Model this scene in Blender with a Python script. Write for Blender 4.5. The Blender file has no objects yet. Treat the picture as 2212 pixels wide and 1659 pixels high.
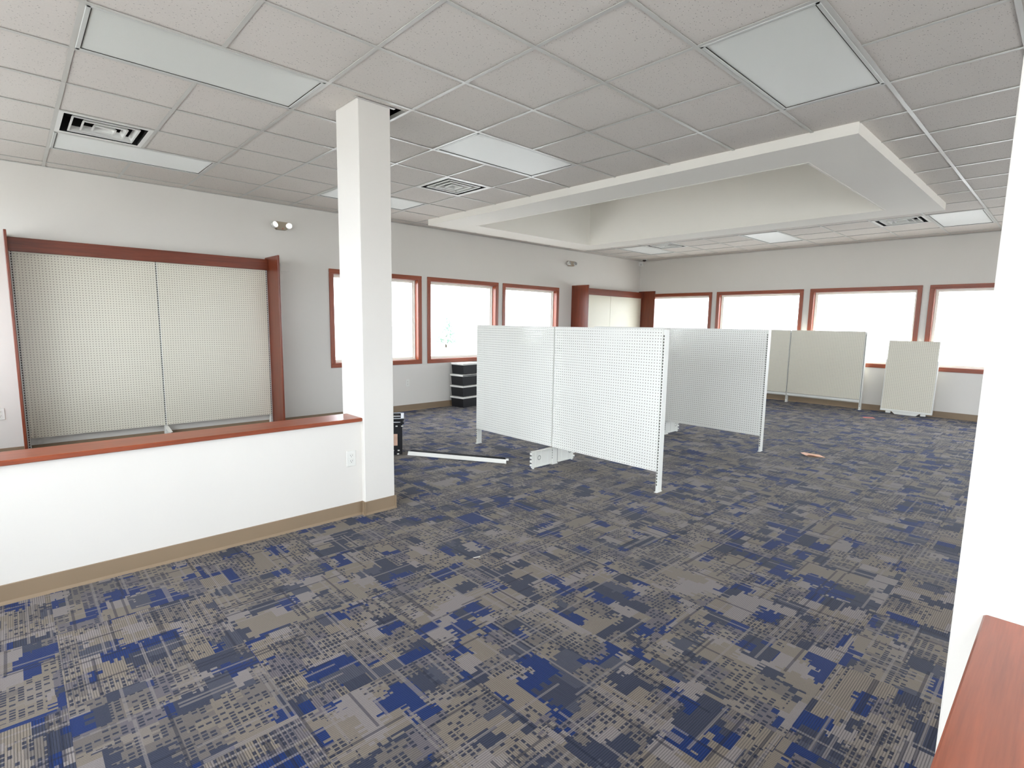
import bpy, math, random
from mathutils import Matrix, Vector
random.seed(7)

# ------------------------------------------------------------------ camera, sky, exposure
SC = bpy.context.scene
COL = SC.collection
T = 0.6096                      # ceiling module (2 ft)
H = 2.912                       # ceiling height
XL, YF = -3.271, 10.661         # left wall, far wall (room faces)
XR, YB = 7.30, -1.95            # right wall, wall behind the camera
PLENUM = 3.95                   # roof deck above the suspended ceiling

cam_d = bpy.data.cameras.new('camera')
cam = bpy.data.objects.new('camera', cam_d)
COL.objects.link(cam)
RIGHT = Vector((0.68192771, 0.73126201, 0.01518153))
DOWN = Vector((0.10166304, -0.07420877, -0.99204722))
FWD = Vector((-0.72431984, 0.67804788, -0.12494733))
cam.matrix_world = Matrix(((RIGHT.x, -DOWN.x, -FWD.x, 4.01029),
                           (RIGHT.y, -DOWN.y, -FWD.y, -0.37444),
                           (RIGHT.z, -DOWN.z, -FWD.z, 1.42772),
                           (0, 0, 0, 1)))
cam_d.sensor_width = 36.0
cam_d.lens = 1149.99 / 2212 * 36.0
cam_d.shift_x = (1106 - 1098.05) / 2212
cam_d.shift_y = (842.5 - 829.5) / 2212
cam_d.clip_start = 0.02
cam_d.clip_end = 300
SC.camera = cam

world = bpy.data.worlds.new('overcast_sky')
SC.world = world
world.use_nodes = True
bg = world.node_tree.nodes['Background']
bg.inputs['Color'].default_value = (0.85, 0.925, 1.0, 1)
bg.inputs['Strength'].default_value = 1.0

SC.view_settings.view_transform = 'Standard'
SC.view_settings.look = 'None'
SC.view_settings.gamma = 1.0
SC.view_settings.use_curve_mapping = False
SC.view_settings.exposure = 3.6
SC.cycles.max_bounces = 7
SC.cycles.diffuse_bounces = 4
SC.cycles.glossy_bounces = 3
SC.cycles.transparent_max_bounces = 14
SC.cycles.sample_clamp_indirect = 12.0
SC.cycles.adaptive_threshold = 0.06


def portal(name, loc, rot, sx, sy):
    d = bpy.data.lights.new(name, 'AREA')
    d.shape = 'RECTANGLE'; d.size = sx; d.size_y = sy
    d.cycles.is_portal = True
    o = bpy.data.objects.new(name, d); COL.objects.link(o)
    o.location = loc; o.rotation_euler = rot


# ------------------------------------------------------------------ helpers
class MB:
    """collects boxes / prisms / lathes and links them as one mesh object"""
    def __init__(s):
        s.v = []; s.f = []; s.sm = []

    def quad(s, a, b, c, d):
        n = len(s.v); s.v += [a, b, c, d]; s.f.append((n, n + 1, n + 2, n + 3)); s.sm.append(False)

    def box(s, x0, x1, y0, y1, z0, z1):
        n = len(s.v)
        s.v += [(x0, y0, z0), (x1, y0, z0), (x1, y1, z0), (x0, y1, z0), (x0, y0, z1), (x1, y0, z1), (x1, y1, z1), (x0, y1, z1)]
        for q in ((0, 3, 2, 1), (4, 5, 6, 7), (0, 1, 5, 4), (1, 2, 6, 5), (2, 3, 7, 6), (3, 0, 4, 7)):
            s.f.append(tuple(n + i for i in q)); s.sm.append(False)
        return s

    def bbox(s, x0, x1, y0, y1, z0, z1, b=0.004):
        """box with chamfered edges"""
        n = len(s.v)
        for (za, ins) in ((z0, b), (z0 + b, 0), (z1 - b, 0), (z1, b)):
            xa, xb, ya, yb = x0 + ins, x1 - ins, y0 + ins, y1 - ins
            s.v += [(xa + b, ya, za), (xb - b, ya, za), (xb, ya + b, za), (xb, yb - b, za),
                    (xb - b, yb, za), (xa + b, yb, za), (xa, yb - b, za), (xa, ya + b, za)]
        s.f.append(tuple(n + i for i in range(7, -1, -1))); s.sm.append(False)
        s.f.append(tuple(n + 24 + i for i in range(8))); s.sm.append(False)
        for k in range(3):
            for i in range(8):
                j = (i + 1) % 8
                s.f.append((n + k * 8 + i, n + k * 8 + j, n + k * 8 + 8 + j, n + k * 8 + 8 + i)); s.sm.append(False)
        return s

    def prism(s, poly, fn):
        """poly: list of 2-D points (ccw); fn(p, k) -> 3-D point for end k in (0, 1)"""
        n = len(s.v); m = len(poly)
        s.v += [fn(p, 0) for p in poly] + [fn(p, 1) for p in poly]
        s.f.append(tuple(n + i for i in range(m - 1, -1, -1))); s.sm.append(False)
        s.f.append(tuple(n + m + i for i in range(m))); s.sm.append(False)
        for i in range(m):
            j = (i + 1) % m
            s.f.append((n + i, n + j, n + m + j, n + m + i)); s.sm.append(False)
        return s

    def lathe(s, prof, mat=None, seg=20, smooth=True):
        """prof: list of (r, h) along local z; mat: Matrix to place"""
        mat = mat or Matrix()
        n = len(s.v)
        for r, h in prof:
            for i in range(seg):
                a = 2 * math.pi * i / seg
                s.v.append(tuple(mat @ Vector((r * math.cos(a), r * math.sin(a), h))))
        for k in range(len(prof) - 1):
            for i in range(seg):
                j = (i + 1) % seg
                s.f.append((n + k * seg + i, n + k * seg + j, n + (k + 1) * seg + j, n + (k + 1) * seg + i)); s.sm.append(smooth)
        s.f.append(tuple(n + i for i in range(seg - 1, -1, -1))); s.sm.append(False)
        s.f.append(tuple(n + (len(prof) - 1) * seg + i for i in range(seg))); s.sm.append(False)
        return s

    def mesh(s, name, origin=(0, 0, 0)):
        me = bpy.data.meshes.new(name)
        o = Vector(origin)
        me.from_pydata([tuple(Vector(p) - o) for p in s.v], [], s.f)
        me.polygons.foreach_set('use_smooth', s.sm)
        me.update()
        return me

    def build(s, name, mat, parent=None, origin=None):
        if origin is None:
            xs = [p[0] for p in s.v]; ys = [p[1] for p in s.v]; zs = [p[2] for p in s.v]
            origin = ((min(xs) + max(xs)) / 2, (min(ys) + max(ys)) / 2, min(zs))
        me = s.mesh(name, origin)
        me.materials.append(mat)
        return link(name, me, parent, origin)


WLOC = {}


def link(name, data, parent=None, loc=(0, 0, 0), rot=None):
    """link at world location loc, under an unrotated parent"""
    o = bpy.data.objects.new(name, data)
    COL.objects.link(o)
    loc = Vector(loc)
    WLOC[o] = loc
    if parent is not None:
        o.parent = parent
        o.location = loc - WLOC[parent]
    else:
        o.location = loc
    if rot: o.rotation_euler = rot
    return o


def tag(o, label=None, cat=None, group=None, kind=None):
    if label: o['label'] = label
    if cat: o['category'] = cat
    if group: o['group'] = group
    if kind: o['kind'] = kind
    return o


def thing(name, loc, label, cat, group=None):
    return tag(link(name, None, None, loc), label, cat, group)


def struct(name, loc, label=None, cat=None):
    return tag(link(name, None, None, loc), label, cat, None, 'structure')


# ------------------------------------------------------------------ materials
def nt(name):
    m = bpy.data.materials.new(name); m.use_nodes = True
    t = m.node_tree
    return m, t, t.nodes['Principled BSDF']


def N(t, typ, **kw):
    n = t.nodes.new(typ)
    for k, v in kw.items():
        if k == 'inp':
            for i, x in v.items(): n.inputs[i].default_value = x
        else: setattr(n, k, v)
    return n


def M(t, op, a, b=None, c=None):
    n = t.nodes.new('ShaderNodeMath'); n.operation = op
    for i, x in enumerate((a, b, c)):
        if x is None: continue
        if isinstance(x, (int, float)): n.inputs[i].default_value = x
        else: t.links.new(x, n.inputs[i])
    return n.outputs[0]


def MIX(t, fac, a, b):
    n = t.nodes.new('ShaderNodeMix'); n.data_type = 'RGBA'
    for sock, x in ((n.inputs[0], fac), (n.inputs[6], a), (n.inputs[7], b)):
        if isinstance(x, (int, float)): sock.default_value = x
        elif isinstance(x, tuple): sock.default_value = (*x, 1) if len(x) == 3 else x
        else: t.links.new(x, sock)
    return n.outputs[2]


def simple(name, col, rough=0.5, spec=0.5, var=0.0, scale=6.0, bump=0.0, bscale=200.0, metal=0.0):
    m, t, p = nt(name)
    p.inputs['Roughness'].default_value = rough
    p.inputs['Specular IOR Level'].default_value = spec
    p.inputs['Metallic'].default_value = metal
    p.inputs['Base Color'].default_value = (*col, 1)
    tc = N(t, 'ShaderNodeTexCoord')
    if var:
        nz = N(t, 'ShaderNodeTexNoise', inp={'Scale': scale, 'Detail': 4.0})
        t.links.new(tc.outputs['Object'], nz.inputs['Vector'])
        c = MIX(t, nz.outputs['Fac'], tuple(x * (1 - var) for x in col), tuple(min(1, x * (1 + var)) for x in col))
        t.links.new(c, p.inputs['Base Color'])
    if bump:
        nb = N(t, 'ShaderNodeTexNoise', inp={'Scale': bscale, 'Detail': 3.0})
        t.links.new(tc.outputs['Object'], nb.inputs['Vector'])
        b = N(t, 'ShaderNodeBump', inp={'Strength': bump, 'Distance': 0.002})
        t.links.new(nb.outputs['Fac'], b.inputs['Height'])
        t.links.new(b.outputs['Normal'], p.inputs['Normal'])
    return m


def wood(name, axis, base, dark, rough=0.33):
    """stained wood, grain running along the given axis of the object"""
    m, t, p = nt(name)
    tc = N(t, 'ShaderNodeTexCoord')
    mp = N(t, 'ShaderNodeMapping')
    sc = [38.0, 38.0, 38.0]; sc['xyz'.index(axis)] = 1.6
    mp.inputs['Scale'].default_value = sc
    t.links.new(tc.outputs['Object'], mp.inputs['Vector'])
    n1 = N(t, 'ShaderNodeTexNoise', inp={'Scale': 1.0, 'Detail': 6.0, 'Roughness': 0.65, 'Distortion': 0.4})
    t.links.new(mp.outputs['Vector'], n1.inputs['Vector'])
    n2 = N(t, 'ShaderNodeTexNoise', inp={'Scale': 4.5, 'Detail': 3.0})
    t.links.new(mp.outputs['Vector'], n2.inputs['Vector'])
    f = M(t, 'ADD', M(t, 'MULTIPLY', n1.outputs['Fac'], 0.75), M(t, 'MULTIPLY', n2.outputs['Fac'], 0.25))
    r = N(t, 'ShaderNodeMapRange', inp={'From Min': 0.36, 'From Max': 0.64})
    t.links.new(f, r.inputs['Value'])
    t.links.new(MIX(t, r.outputs['Result'], dark, base), p.inputs['Base Color'])
    p.inputs['Roughness'].default_value = rough
    p.inputs['Coat Weight'].default_value = 0.14
    p.inputs['Coat Roughness'].default_value = 0.3
    return m


CH_B, CH_D = (0.34, 0.070, 0.021), (0.21, 0.040, 0.011)
WOOD_X = wood('cherry_wood_x', 'x', CH_B, CH_D)
WOOD_Y = wood('cherry_wood_y', 'y', CH_B, CH_D)
WOOD_Z = wood('cherry_wood_z', 'z', CH_B, CH_D)
UNIT_Y = wood('shaded_cherry_y', 'y', (0.22, 0.042, 0.013), (0.13, 0.022, 0.007))  # same cherry, with the shade on the wall units put into its colour
UNIT_Z = wood('shaded_cherry_z', 'z', (0.22, 0.042, 0.013), (0.13, 0.022, 0.007))
PAINT = simple('wall_paint', (0.745, 0.715, 0.665), 0.62, 0.3, 0.015, 3.0, 0.05, 260.0)
DRYWALL = simple('soffit_paint', (0.90, 0.87, 0.80), 0.7, 0.25, 0.015, 2.0)
VINYL = simple('vinyl_base', (0.27, 0.195, 0.125), 0.5, 0.4, 0.04, 8.0)
WHITE_METAL = simple('white_enamel', (0.80, 0.80, 0.75), 0.36, 0.5)
GRID_PAINT = simple('grid_enamel', (0.60, 0.59, 0.55), 0.30, 0.6)
PLASTIC_W = simple('white_plastic', (0.78, 0.77, 0.72), 0.35, 0.5)
SLOT = simple('slot_shadow', (0.07, 0.065, 0.055), 0.9, 0.1)
VINYL_FRAME = simple('window_vinyl', (0.88, 0.85, 0.77), 0.4, 0.5)
BLACK = simple('black_plastic', (0.012, 0.012, 0.014), 0.42, 0.4, 0.1, 20.0)
CREAM = simple('cream_panel', (0.77, 0.73, 0.58), 0.4, 0.45, 0.01)
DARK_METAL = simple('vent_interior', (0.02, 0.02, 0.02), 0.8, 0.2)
CONCRETE = simple('outdoor_paving', (0.52, 0.50, 0.47), 0.9, 0.2, 0.1, 0.6)
ROOF = simple('roof_deck', (0.10, 0.09, 0.08), 0.9, 0.1)
LENS = simple('acrylic_lens', (0.60, 0.615, 0.56), 0.42, 1.0, 0.0, 1.0, 0.35, 420.0)
LENS.node_tree.nodes['Principled BSDF'].inputs['Sheen Weight'].default_value = 0.9
LENS.node_tree.nodes['Principled BSDF'].inputs['Sheen Roughness'].default_value = 0.35

def pegboard(name, col, pitch=0.0254, r=0.0042, through=True):
    m, t, p = nt(name)
    p.inputs['Base Color'].default_value = (*col, 1)
    p.inputs['Roughness'].default_value = 0.34
    p.inputs['Specular IOR Level'].default_value = 0.5
    tc = N(t, 'ShaderNodeTexCoord'); sp = N(t, 'ShaderNodeSeparateXYZ')
    t.links.new(tc.outputs['Object'], sp.inputs[0])
    fx = M(t, 'SUBTRACT', M(t, 'FRACT', M(t, 'DIVIDE', M(t, 'ADD', sp.outputs['X'], pitch * 400), pitch)), 0.5)
    fz = M(t, 'SUBTRACT', M(t, 'FRACT', M(t, 'DIVIDE', M(t, 'ADD', sp.outputs['Z'], pitch * 400), pitch)), 0.5)
    d = M(t, 'SQRT', M(t, 'ADD', M(t, 'MULTIPLY', fx, fx), M(t, 'MULTIPLY', fz, fz)))
    hole = M(t, 'LESS_THAN', d, r / pitch)
    if not through:                                          # opaque holes: darkness of the cavity behind put into the colour
        t.links.new(MIX(t, hole, col, (0.20, 0.17, 0.13)), p.inputs['Base Color'])
        return m
    tr = N(t, 'ShaderNodeBsdfTransparent')
    mx = N(t, 'ShaderNodeMixShader')
    t.links.new(hole, mx.inputs[0]); t.links.new(p.outputs[0], mx.inputs[1]); t.links.new(tr.outputs[0], mx.inputs[2])
    t.links.new(mx.outputs[0], t.nodes['Material Output'].inputs['Surface'])
    return m


PEG_WHITE = pegboard('perforated_white_steel', (0.85, 0.845, 0.79), r=0.0037)
PEG_CREAM = pegboard('perforated_cream_steel', (0.75, 0.715, 0.60), through=False)
PEG_BACK = pegboard('perforated_shaded_back', (0.10, 0.07, 0.045), r=0.0037)  # dark colour stands in for the shade between the panels


def glass_mat():
    m, t, p = nt('window_glass')
    t.nodes.remove(p)
    tr = N(t, 'ShaderNodeBsdfTransparent', inp={'Color': (0.95, 0.95, 0.95, 1)})
    gl = N(t, 'ShaderNodeBsdfGlossy', inp={'Roughness': 0.0})
    lw = N(t, 'ShaderNodeLayerWeight', inp={'Blend': 0.5})
    fac = M(t, 'ADD', M(t, 'MULTIPLY', M(t, 'POWER', lw.outputs['Facing'], 5.0), 0.8), 0.04)
    mx = N(t, 'ShaderNodeMixShader')
    t.links.new(fac, mx.inputs[0]); t.links.new(tr.outputs[0], mx.inputs[1]); t.links.new(gl.outputs[0], mx.inputs[2])
    t.links.new(mx.outputs[0], t.nodes['Material Output'].inputs['Surface'])
    return m


GLASS = glass_mat()


def emit(name, col, s):
    m, t, p = nt(name)
    p.inputs['Base Color'].default_value = (*col, 1)
    p.inputs['Emission Color'].default_value = (*col, 1)
    p.inputs['Emission Strength'].default_value = s
    return m


def tile_mat():
    """mineral-fibre ceiling tile: off-white with pinholes and short fissures"""
    m, t, p = nt('mineral_fibre_tile')
    tc = N(t, 'ShaderNodeTexCoord'); oi = N(t, 'ShaderNodeObjectInfo')
    off = N(t, 'ShaderNodeVectorMath', operation='SCALE'); off.inputs[0].default_value = (37, 53, 0)
    t.links.new(oi.outputs['Random'], off.inputs['Scale'])
    add = N(t, 'ShaderNodeVectorMath', operation='ADD')
    t.links.new(tc.outputs['Object'], add.inputs[0]); t.links.new(off.outputs[0], add.inputs[1])
    mp = N(t, 'ShaderNodeMapping'); mp.inputs['Scale'].default_value = (1.0, 0.55, 1.0)
    t.links.new(add.outputs[0], mp.inputs['Vector'])
    vo = N(t, 'ShaderNodeTexVoronoi', inp={'Scale': 88.0, 'Randomness': 1.0})
    t.links.new(mp.outputs[0], vo.inputs['Vector'])
    wn = N(t, 'ShaderNodeTexWhiteNoise'); wn.noise_dimensions = '3D'
    t.links.new(vo.outputs['Color'], wn.inputs['Vector'])
    big = M(t, 'MULTIPLY', M(t, 'LESS_THAN', vo.outputs['Distance'], 0.16), M(t, 'GREATER_THAN', wn.outputs['Value'], 0.35))
    vo2 = N(t, 'ShaderNodeTexVoronoi', inp={'Scale': 210.0})
    t.links.new(add.outputs[0], vo2.inputs['Vector'])
    small = M(t, 'LESS_THAN', vo2.outputs['Distance'], 0.2)
    nz = N(t, 'ShaderNodeTexNoise', inp={'Scale': 90.0, 'Detail': 3.0})
    t.links.new(add.outputs[0], nz.inputs['Vector'])
    base = MIX(t, nz.outputs['Fac'], (0.70, 0.655, 0.605), (0.78, 0.735, 0.68))
    c = MIX(t, M(t, 'MULTIPLY', small, 0.35), base, (0.46, 0.43, 0.39))
    c = MIX(t, M(t, 'MULTIPLY', big, 0.8), c, (0.20, 0.18, 0.16))
    t.links.new(c, p.inputs['Base Color'])
    p.inputs['Roughness'].default_value = 0.9
    p.inputs['Specular IOR Level'].default_value = 0.15
    b = N(t, 'ShaderNodeBump', inp={'Strength': 0.35, 'Distance': 0.002}); b.invert = True
    t.links.new(M(t, 'MAXIMUM', big, M(t, 'MULTIPLY', small, 0.5)), b.inputs['Height'])
    t.links.new(b.outputs['Normal'], p.inputs['Normal'])
    return m


TILE = tile_mat()


def carpet_mat():
    """woven modular carpet: taupe ground with blue and slate blocks, comb edges, dashes, lines and ribs"""
    m, t, p = nt('patterned_carpet')
    tc = N(t, 'ShaderNodeTexCoord'); oi = N(t, 'ShaderNodeObjectInfo'); sp = N(t, 'ShaderNodeSeparateXYZ')
    t.links.new(tc.outputs['Object'], sp.inputs[0])
    seed = M(t, 'MULTIPLY', oi.outputs['Random'], 91.0)
    x0 = M(t, 'ADD', M(t, 'MULTIPLY', sp.outputs['X'], 0.84), 20.0); y0 = M(t, 'ADD', M(t, 'MULTIPLY', sp.outputs['Y'], 0.84), 20.0)

    def wn(a, b, k):
        c = N(t, 'ShaderNodeCombineXYZ')
        for i, v in enumerate((a, b)):
            if isinstance(v, (int, float)): c.inputs[i].default_value = v
            else: t.links.new(v, c.inputs[i])
        t.links.new(M(t, 'ADD', seed, k), c.inputs[2])
        w = N(t, 'ShaderNodeTexWhiteNoise'); w.noise_dimensions = '3D'
        t.links.new(c.outputs[0], w.inputs['Vector'])
        return w.outputs['Value']

    def cell(v, s, off=0.0): return M(t, 'FLOOR', M(t, 'ADD', M(t, 'DIVIDE', v, s), off))
    def fr(v, s): return M(t, 'FRACT', M(t, 'DIVIDE', v, s))
    def gt(a, b): return M(t, 'GREATER_THAN', a, b)
    def lt(a, b): return M(t, 'LESS_THAN', a, b)
    def AND(*a):
        r = a[0]
        for q in a[1:]: r = M(t, 'MULTIPLY', r, q)
        return r

    # comb edges: every thin thread row shifts a little, so block ends look toothed
    jx = M(t, 'MULTIPLY', gt(wn(cell(y0, 0.0105), cell(x0, 0.3), 1.0), 0.55), 0.024)
    jx = M(t, 'MULTIPLY', jx, gt(wn(cell(y0, 0.055), cell(x0, 0.2), 2.0), 0.45))
    jy = M(t, 'MULTIPLY', gt(wn(cell(x0, 0.0105), cell(y0, 0.3), 3.0), 0.6), 0.018)
    jy = M(t, 'MULTIPLY', jy, gt(wn(cell(x0, 0.055), cell(y0, 0.2), 4.0), 0.6))
    x = M(t, 'ADD', x0, jx); y = M(t, 'ADD', y0, jy)

    TAUPE, TAUPE_L, SLATE, BLUE, NAVY, GREY = (0.185, 0.155, 0.125), (0.218, 0.192, 0.184), (0.030, 0.035, 0.060), (0.004, 0.020, 0.105), (0.010, 0.013, 0.030), (0.055, 0.058, 0.082)
    # large blocks
    r1 = cell(y, 0.082)
    c1 = cell(M(t, 'ADD', x, M(t, 'MULTIPLY', wn(r1, 0.0, 5.0), 0.6)), 0.135)
    n1 = wn(r1, c1, 6.0)
    col = MIX(t, gt(n1, 0.30), TAUPE, TAUPE_L)
    col = MIX(t, gt(n1, 0.44), col, SLATE)
    col = MIX(t, gt(n1, 0.66), col, TAUPE)
    col = MIX(t, gt(n1, 0.80), col, BLUE)
    # second set of narrower blocks, other proportion, over part of the field
    c2 = cell(x, 0.072)
    r2 = cell(M(t, 'ADD', y, M(t, 'MULTIPLY', wn(c2, 0.0, 7.0), 0.6)), 0.118)
    n2 = wn(r2, c2, 8.0)
    col = MIX(t, AND(gt(n2, 0.56), lt(n2, 0.66)), col, BLUE)
    col = MIX(t, AND(gt(n2, 0.66), lt(n2, 0.80)), col, SLATE)
    col = MIX(t, AND(gt(n2, 0.80), lt(n2, 0.88)), col, GREY)
    col = MIX(t, gt(n2, 0.90), col, TAUPE_L)
    # fields of small dashes
    reg = wn(cell(x, 0.125, 0.3), cell(y, 0.105, 0.6), 9.0)
    dc = wn(cell(x0, 0.021), cell(y0, 0.015), 10.0)
    dash = AND(gt(reg, 0.56), gt(dc, 0.42), gt(fr(x0, 0.021), 0.3), gt(fr(y0, 0.015), 0.36))
    col = MIX(t, M(t, 'MULTIPLY', gt(reg, 0.56), 0.65), col, TAUPE)
    col = MIX(t, M(t, 'MULTIPLY', dash, 0.95), col, MIX(t, dc, NAVY, SLATE))
    # long thin lines both ways
    lr = wn(cell(y0, 0.0092), cell(x0, 0.33, 0.4), 11.0)
    lc = wn(cell(x0, 0.0092), cell(y0, 0.33, 0.2), 12.0)
    col = MIX(t, M(t, 'MULTIPLY', gt(lr, 0.94), 0.6), col, TAUPE_L)
    col = MIX(t, M(t, 'MULTIPLY', lt(lr, 0.04), 0.6), col, NAVY)
    col = MIX(t, M(t, 'MULTIPLY', gt(lc, 0.95), 0.6), col, TAUPE_L)
    col = MIX(t, M(t, 'MULTIPLY', lt(lc, 0.03), 0.6), col, NAVY)
    # ribs of the pile, along local x
    rib = fr(y0, 0.0068)
    ribd = M(t, 'MULTIPLY', M(t, 'ABSOLUTE', M(t, 'SUBTRACT', rib, 0.5)), 2.0)
    groove = M(t, 'POWER', ribd, 3.0)
    nz = N(t, 'ShaderNodeTexNoise', inp={'Scale': 420.0, 'Detail': 2.0})
    t.links.new(tc.outputs['Object'], nz.inputs['Vector'])
    col = MIX(t, M(t, 'MULTIPLY', groove, 0.6), col, (0.010, 0.011, 0.016))
    vv = N(t, 'ShaderNodeHueSaturation')
    t.links.new(col, vv.inputs['Color'])
    t.links.new(M(t, 'ADD', M(t, 'MULTIPLY', nz.outputs['Fac'], 0.9), 0.6), vv.inputs['Value'])
    t.links.new(vv.outputs[0], p.inputs['Base Color'])
    p.inputs['Roughness'].default_value = 0.95
    p.inputs['Specular IOR Level'].default_value = 0.1
    p.inputs['Sheen Weight'].default_value = 0.12
    p.inputs['Sheen Roughness'].default_value = 0.45
    b = N(t, 'ShaderNodeBump', inp={'Strength': 0.5, 'Distance': 0.0025}); b.invert = True
    t.links.new(groove, b.inputs['Height']); t.links.new(b.outputs['Normal'], p.inputs['Normal'])
    return m


CARPET = carpet_mat()

# ------------------------------------------------------------------ floor
fl = MB().box(XL - 0.2, XR + 0.2, YB - 0.2, YF + 0.2, -0.25, -0.007).build('floor', simple('floor_slab', (0.3, 0.29, 0.28), 0.9), origin=(0, 0, -0.25))
tag(fl, 'carpet tiled floor patterned in blue, slate and taupe', 'floor', kind='structure')
CT = 0.61
me = MB().bbox(-CT / 2 + 0.0001, CT / 2 - 0.0001, -CT / 2 + 0.0001, CT / 2 - 0.0001, -0.0065, 0.0, 0.0004).mesh('carpet_tile')
me.materials.append(CARPET)
NI, NJ = 13, 19
for i in range(NI):
    for j in range(NJ):
        link('carpet_tile', me, fl, (XL + CT * (i + 0.5), YF - CT * (j + 0.5), 0), (0, 0, math.pi / 2 * ((i + j) % 2 + 2 * random.randint(0, 1))))
XE, YE = XL + CT * NI, YF - CT * NJ
cf = MB().box(XE, XR, YB, YF, -0.0065, 0).box(XL, XE, YB, YE, -0.0065, 0).build('carpet_field', CARPET, fl, (0, 0, 0))
tag(cf, kind='stuff')

# ------------------------------------------------------------------ walls with openings
WT = 0.20


def wall(name, axis, face, out, a0, a1, holes, label):
    """axis 'x': wall lies in a plane of constant x (face), thickness out; holes: (a0, a1, z0, z1)"""
    mb = MB()
    def add(p0, p1, z0, z1):
        if p1 - p0 < 1e-4 or z1 - z0 < 1e-4: return
        lo, hi = min(face, face + out), max(face, face + out)
        if axis == 'x': mb.box(lo, hi, p0, p1, z0, z1)
        else: mb.box(p0, p1, lo, hi, z0, z1)
    cur = a0
    for (p0, p1, z0, z1) in sorted(holes):
        add(cur, p0, 0, PLENUM); add(p0, p1, 0, z0); add(p0, p1, z1, PLENUM); cur = p1
    add(cur, a1, 0, PLENUM)
    o = mb.build(name, PAINT, None, (0, 0, 0))
    return tag(o, label, 'wall', kind='structure')


WZ0, WZ1 = 0.75, 2.145          # casing outer edges
CW = 0.055                      # casing width
LWIN = [(2.96, 4.50), (4.61, 6.15), (6.26, 7.79)]
FWIN = [(-3.16, -1.455), (-1.352, 0.348), (0.46, 2.15), (2.247, 3.94), (4.05, 5.75)]  # last one is unseen, added for its light
RWIN = [(-1.4, 0.3), (0.4, 2.1), (2.2, 3.9), (4.0, 5.7), (5.8, 7.5), (7.6, 9.3)]  # unseen windows, added to bring in light from the right
hole = lambda a, b: (a + CW, b - CW, WZ0 + CW, WZ1 - CW)
wall('wall_left', 'x', XL, -WT, YB - WT, YF + WT, [hole(*w) for w in LWIN], 'cream painted wall on the left with three wood-cased windows')
wall('wall_far', 'y', YF, WT, XL, XR, [hole(*w) for w in FWIN], 'cream painted far wall with a row of wood-cased windows')
wall('wall_right', 'x', XR, WT, YB - WT, YF + WT, [hole(*w) for w in RWIN], 'painted wall on the right side, out of the picture')
BACK = [(-3.1, 0.2, 1.0, 2.6), (0.62, 2.2, 0.85, 2.7), (2.25, 3.85, 0.02, 2.7), (4.2, 7.1, 0.12, 2.7)]  # unseen glazing, added and sized for daylight on the near surfaces
wall('wall_back', 'y', YB, -WT, XL, XR, BACK, 'unseen painted entrance wall behind the viewer with added storefront glazing')

wn_i = 0


def window(axis, face, out, p0, p1, label):
    """wood casing on the room face, wood jamb, vinyl sash and a pane"""
    global wn_i
    wn_i += 1
    s = 1 if out > 0 else -1
    def P(mb, a0, a1, d0, d1, z0, z1, b=0.0):
        lo, hi = sorted((face + d0 * s, face + d1 * s))
        args = (lo, hi, a0, a1, z0, z1) if axis == 'x' else (a0, a1, lo, hi, z0, z1)
        if b: mb.bbox(*args, b)
        else: mb.box(*args)
        return mb
    mid = (p0 + p1) / 2
    root = struct('window_%d' % wn_i, (face, mid, WZ0) if axis == 'x' else (mid, face, WZ0), label, 'window')
    h0, h1, z0, z1 = p0 + CW, p1 - CW, WZ0 + CW, WZ1 - CW
    WH = WOOD_Y if axis == 'x' else WOOD_X
    P(MB(), p0, p1, -0.018, 0.0, z1, WZ1, 0.003).build('casing', WH, root)
    P(MB(), p0, p1, -0.018, 0.0, WZ0, z0, 0.003).build('casing', WH, root)
    P(MB(), p0, h0, -0.018, 0.0, z0, z1, 0.003).build('casing', WOOD_Z, root)
    P(MB(), h1, p1, -0.018, 0.0, z0, z1, 0.003).build('casing', WOOD_Z, root)
    j = 0.012
    P(MB(), h0, h1, -0.012, 0.075, z1 - j, z1).build('jamb', WH, root)
    P(MB(), h0, h1, -0.012, 0.075, z0, z0 + j).build('jamb', WH, root)
    P(MB(), h0, h0 + j, -0.012, 0.075, z0 + j, z1 - j).build('jamb', WOOD_Z, root)
    P(MB(), h1 - j, h1, -0.012, 0.075, z0 + j, z1 - j).build('jamb', WOOD_Z, root)
    v = 0.052
    sash = MB()
    for (w, d0, d1) in ((v * 0.55, 0.076, 0.19), (v, 0.10, 0.17)):
        P(sash, h0, h1, d0, d1, z1 - w, z1); P(sash, h0, h1, d0, d1, z0, z0 + w)
        P(sash, h0, h0 + w, d0, d1, z0 + w, z1 - w); P(sash, h1 - w, h1, d0, d1, z0 + w, z1 - w)
    sash.build('sash', VINYL_FRAME, root)
    P(MB(), h0 + v - 0.005, h1 - v + 0.005, 0.134, 0.138, z0 + v - 0.005, z1 - v + 0.005).build('pane', GLASS, root)
    # light portal in the opening, facing the room
    rot = {('x', -1): (math.pi / 2, 0, -math.pi / 2), ('x', 1): (math.pi / 2, 0, math.pi / 2), ('y', 1): (-math.pi / 2, 0, 0), ('y', -1): (math.pi / 2, 0, 0)}[(axis, s)]
    c = (face + 0.195 * s, mid, (z0 + z1) / 2) if axis == 'x' else (mid, face + 0.195 * s, (z0 + z1) / 2)
    portal('daylight', c, rot, h1 - h0, z1 - z0)
    return root


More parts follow.
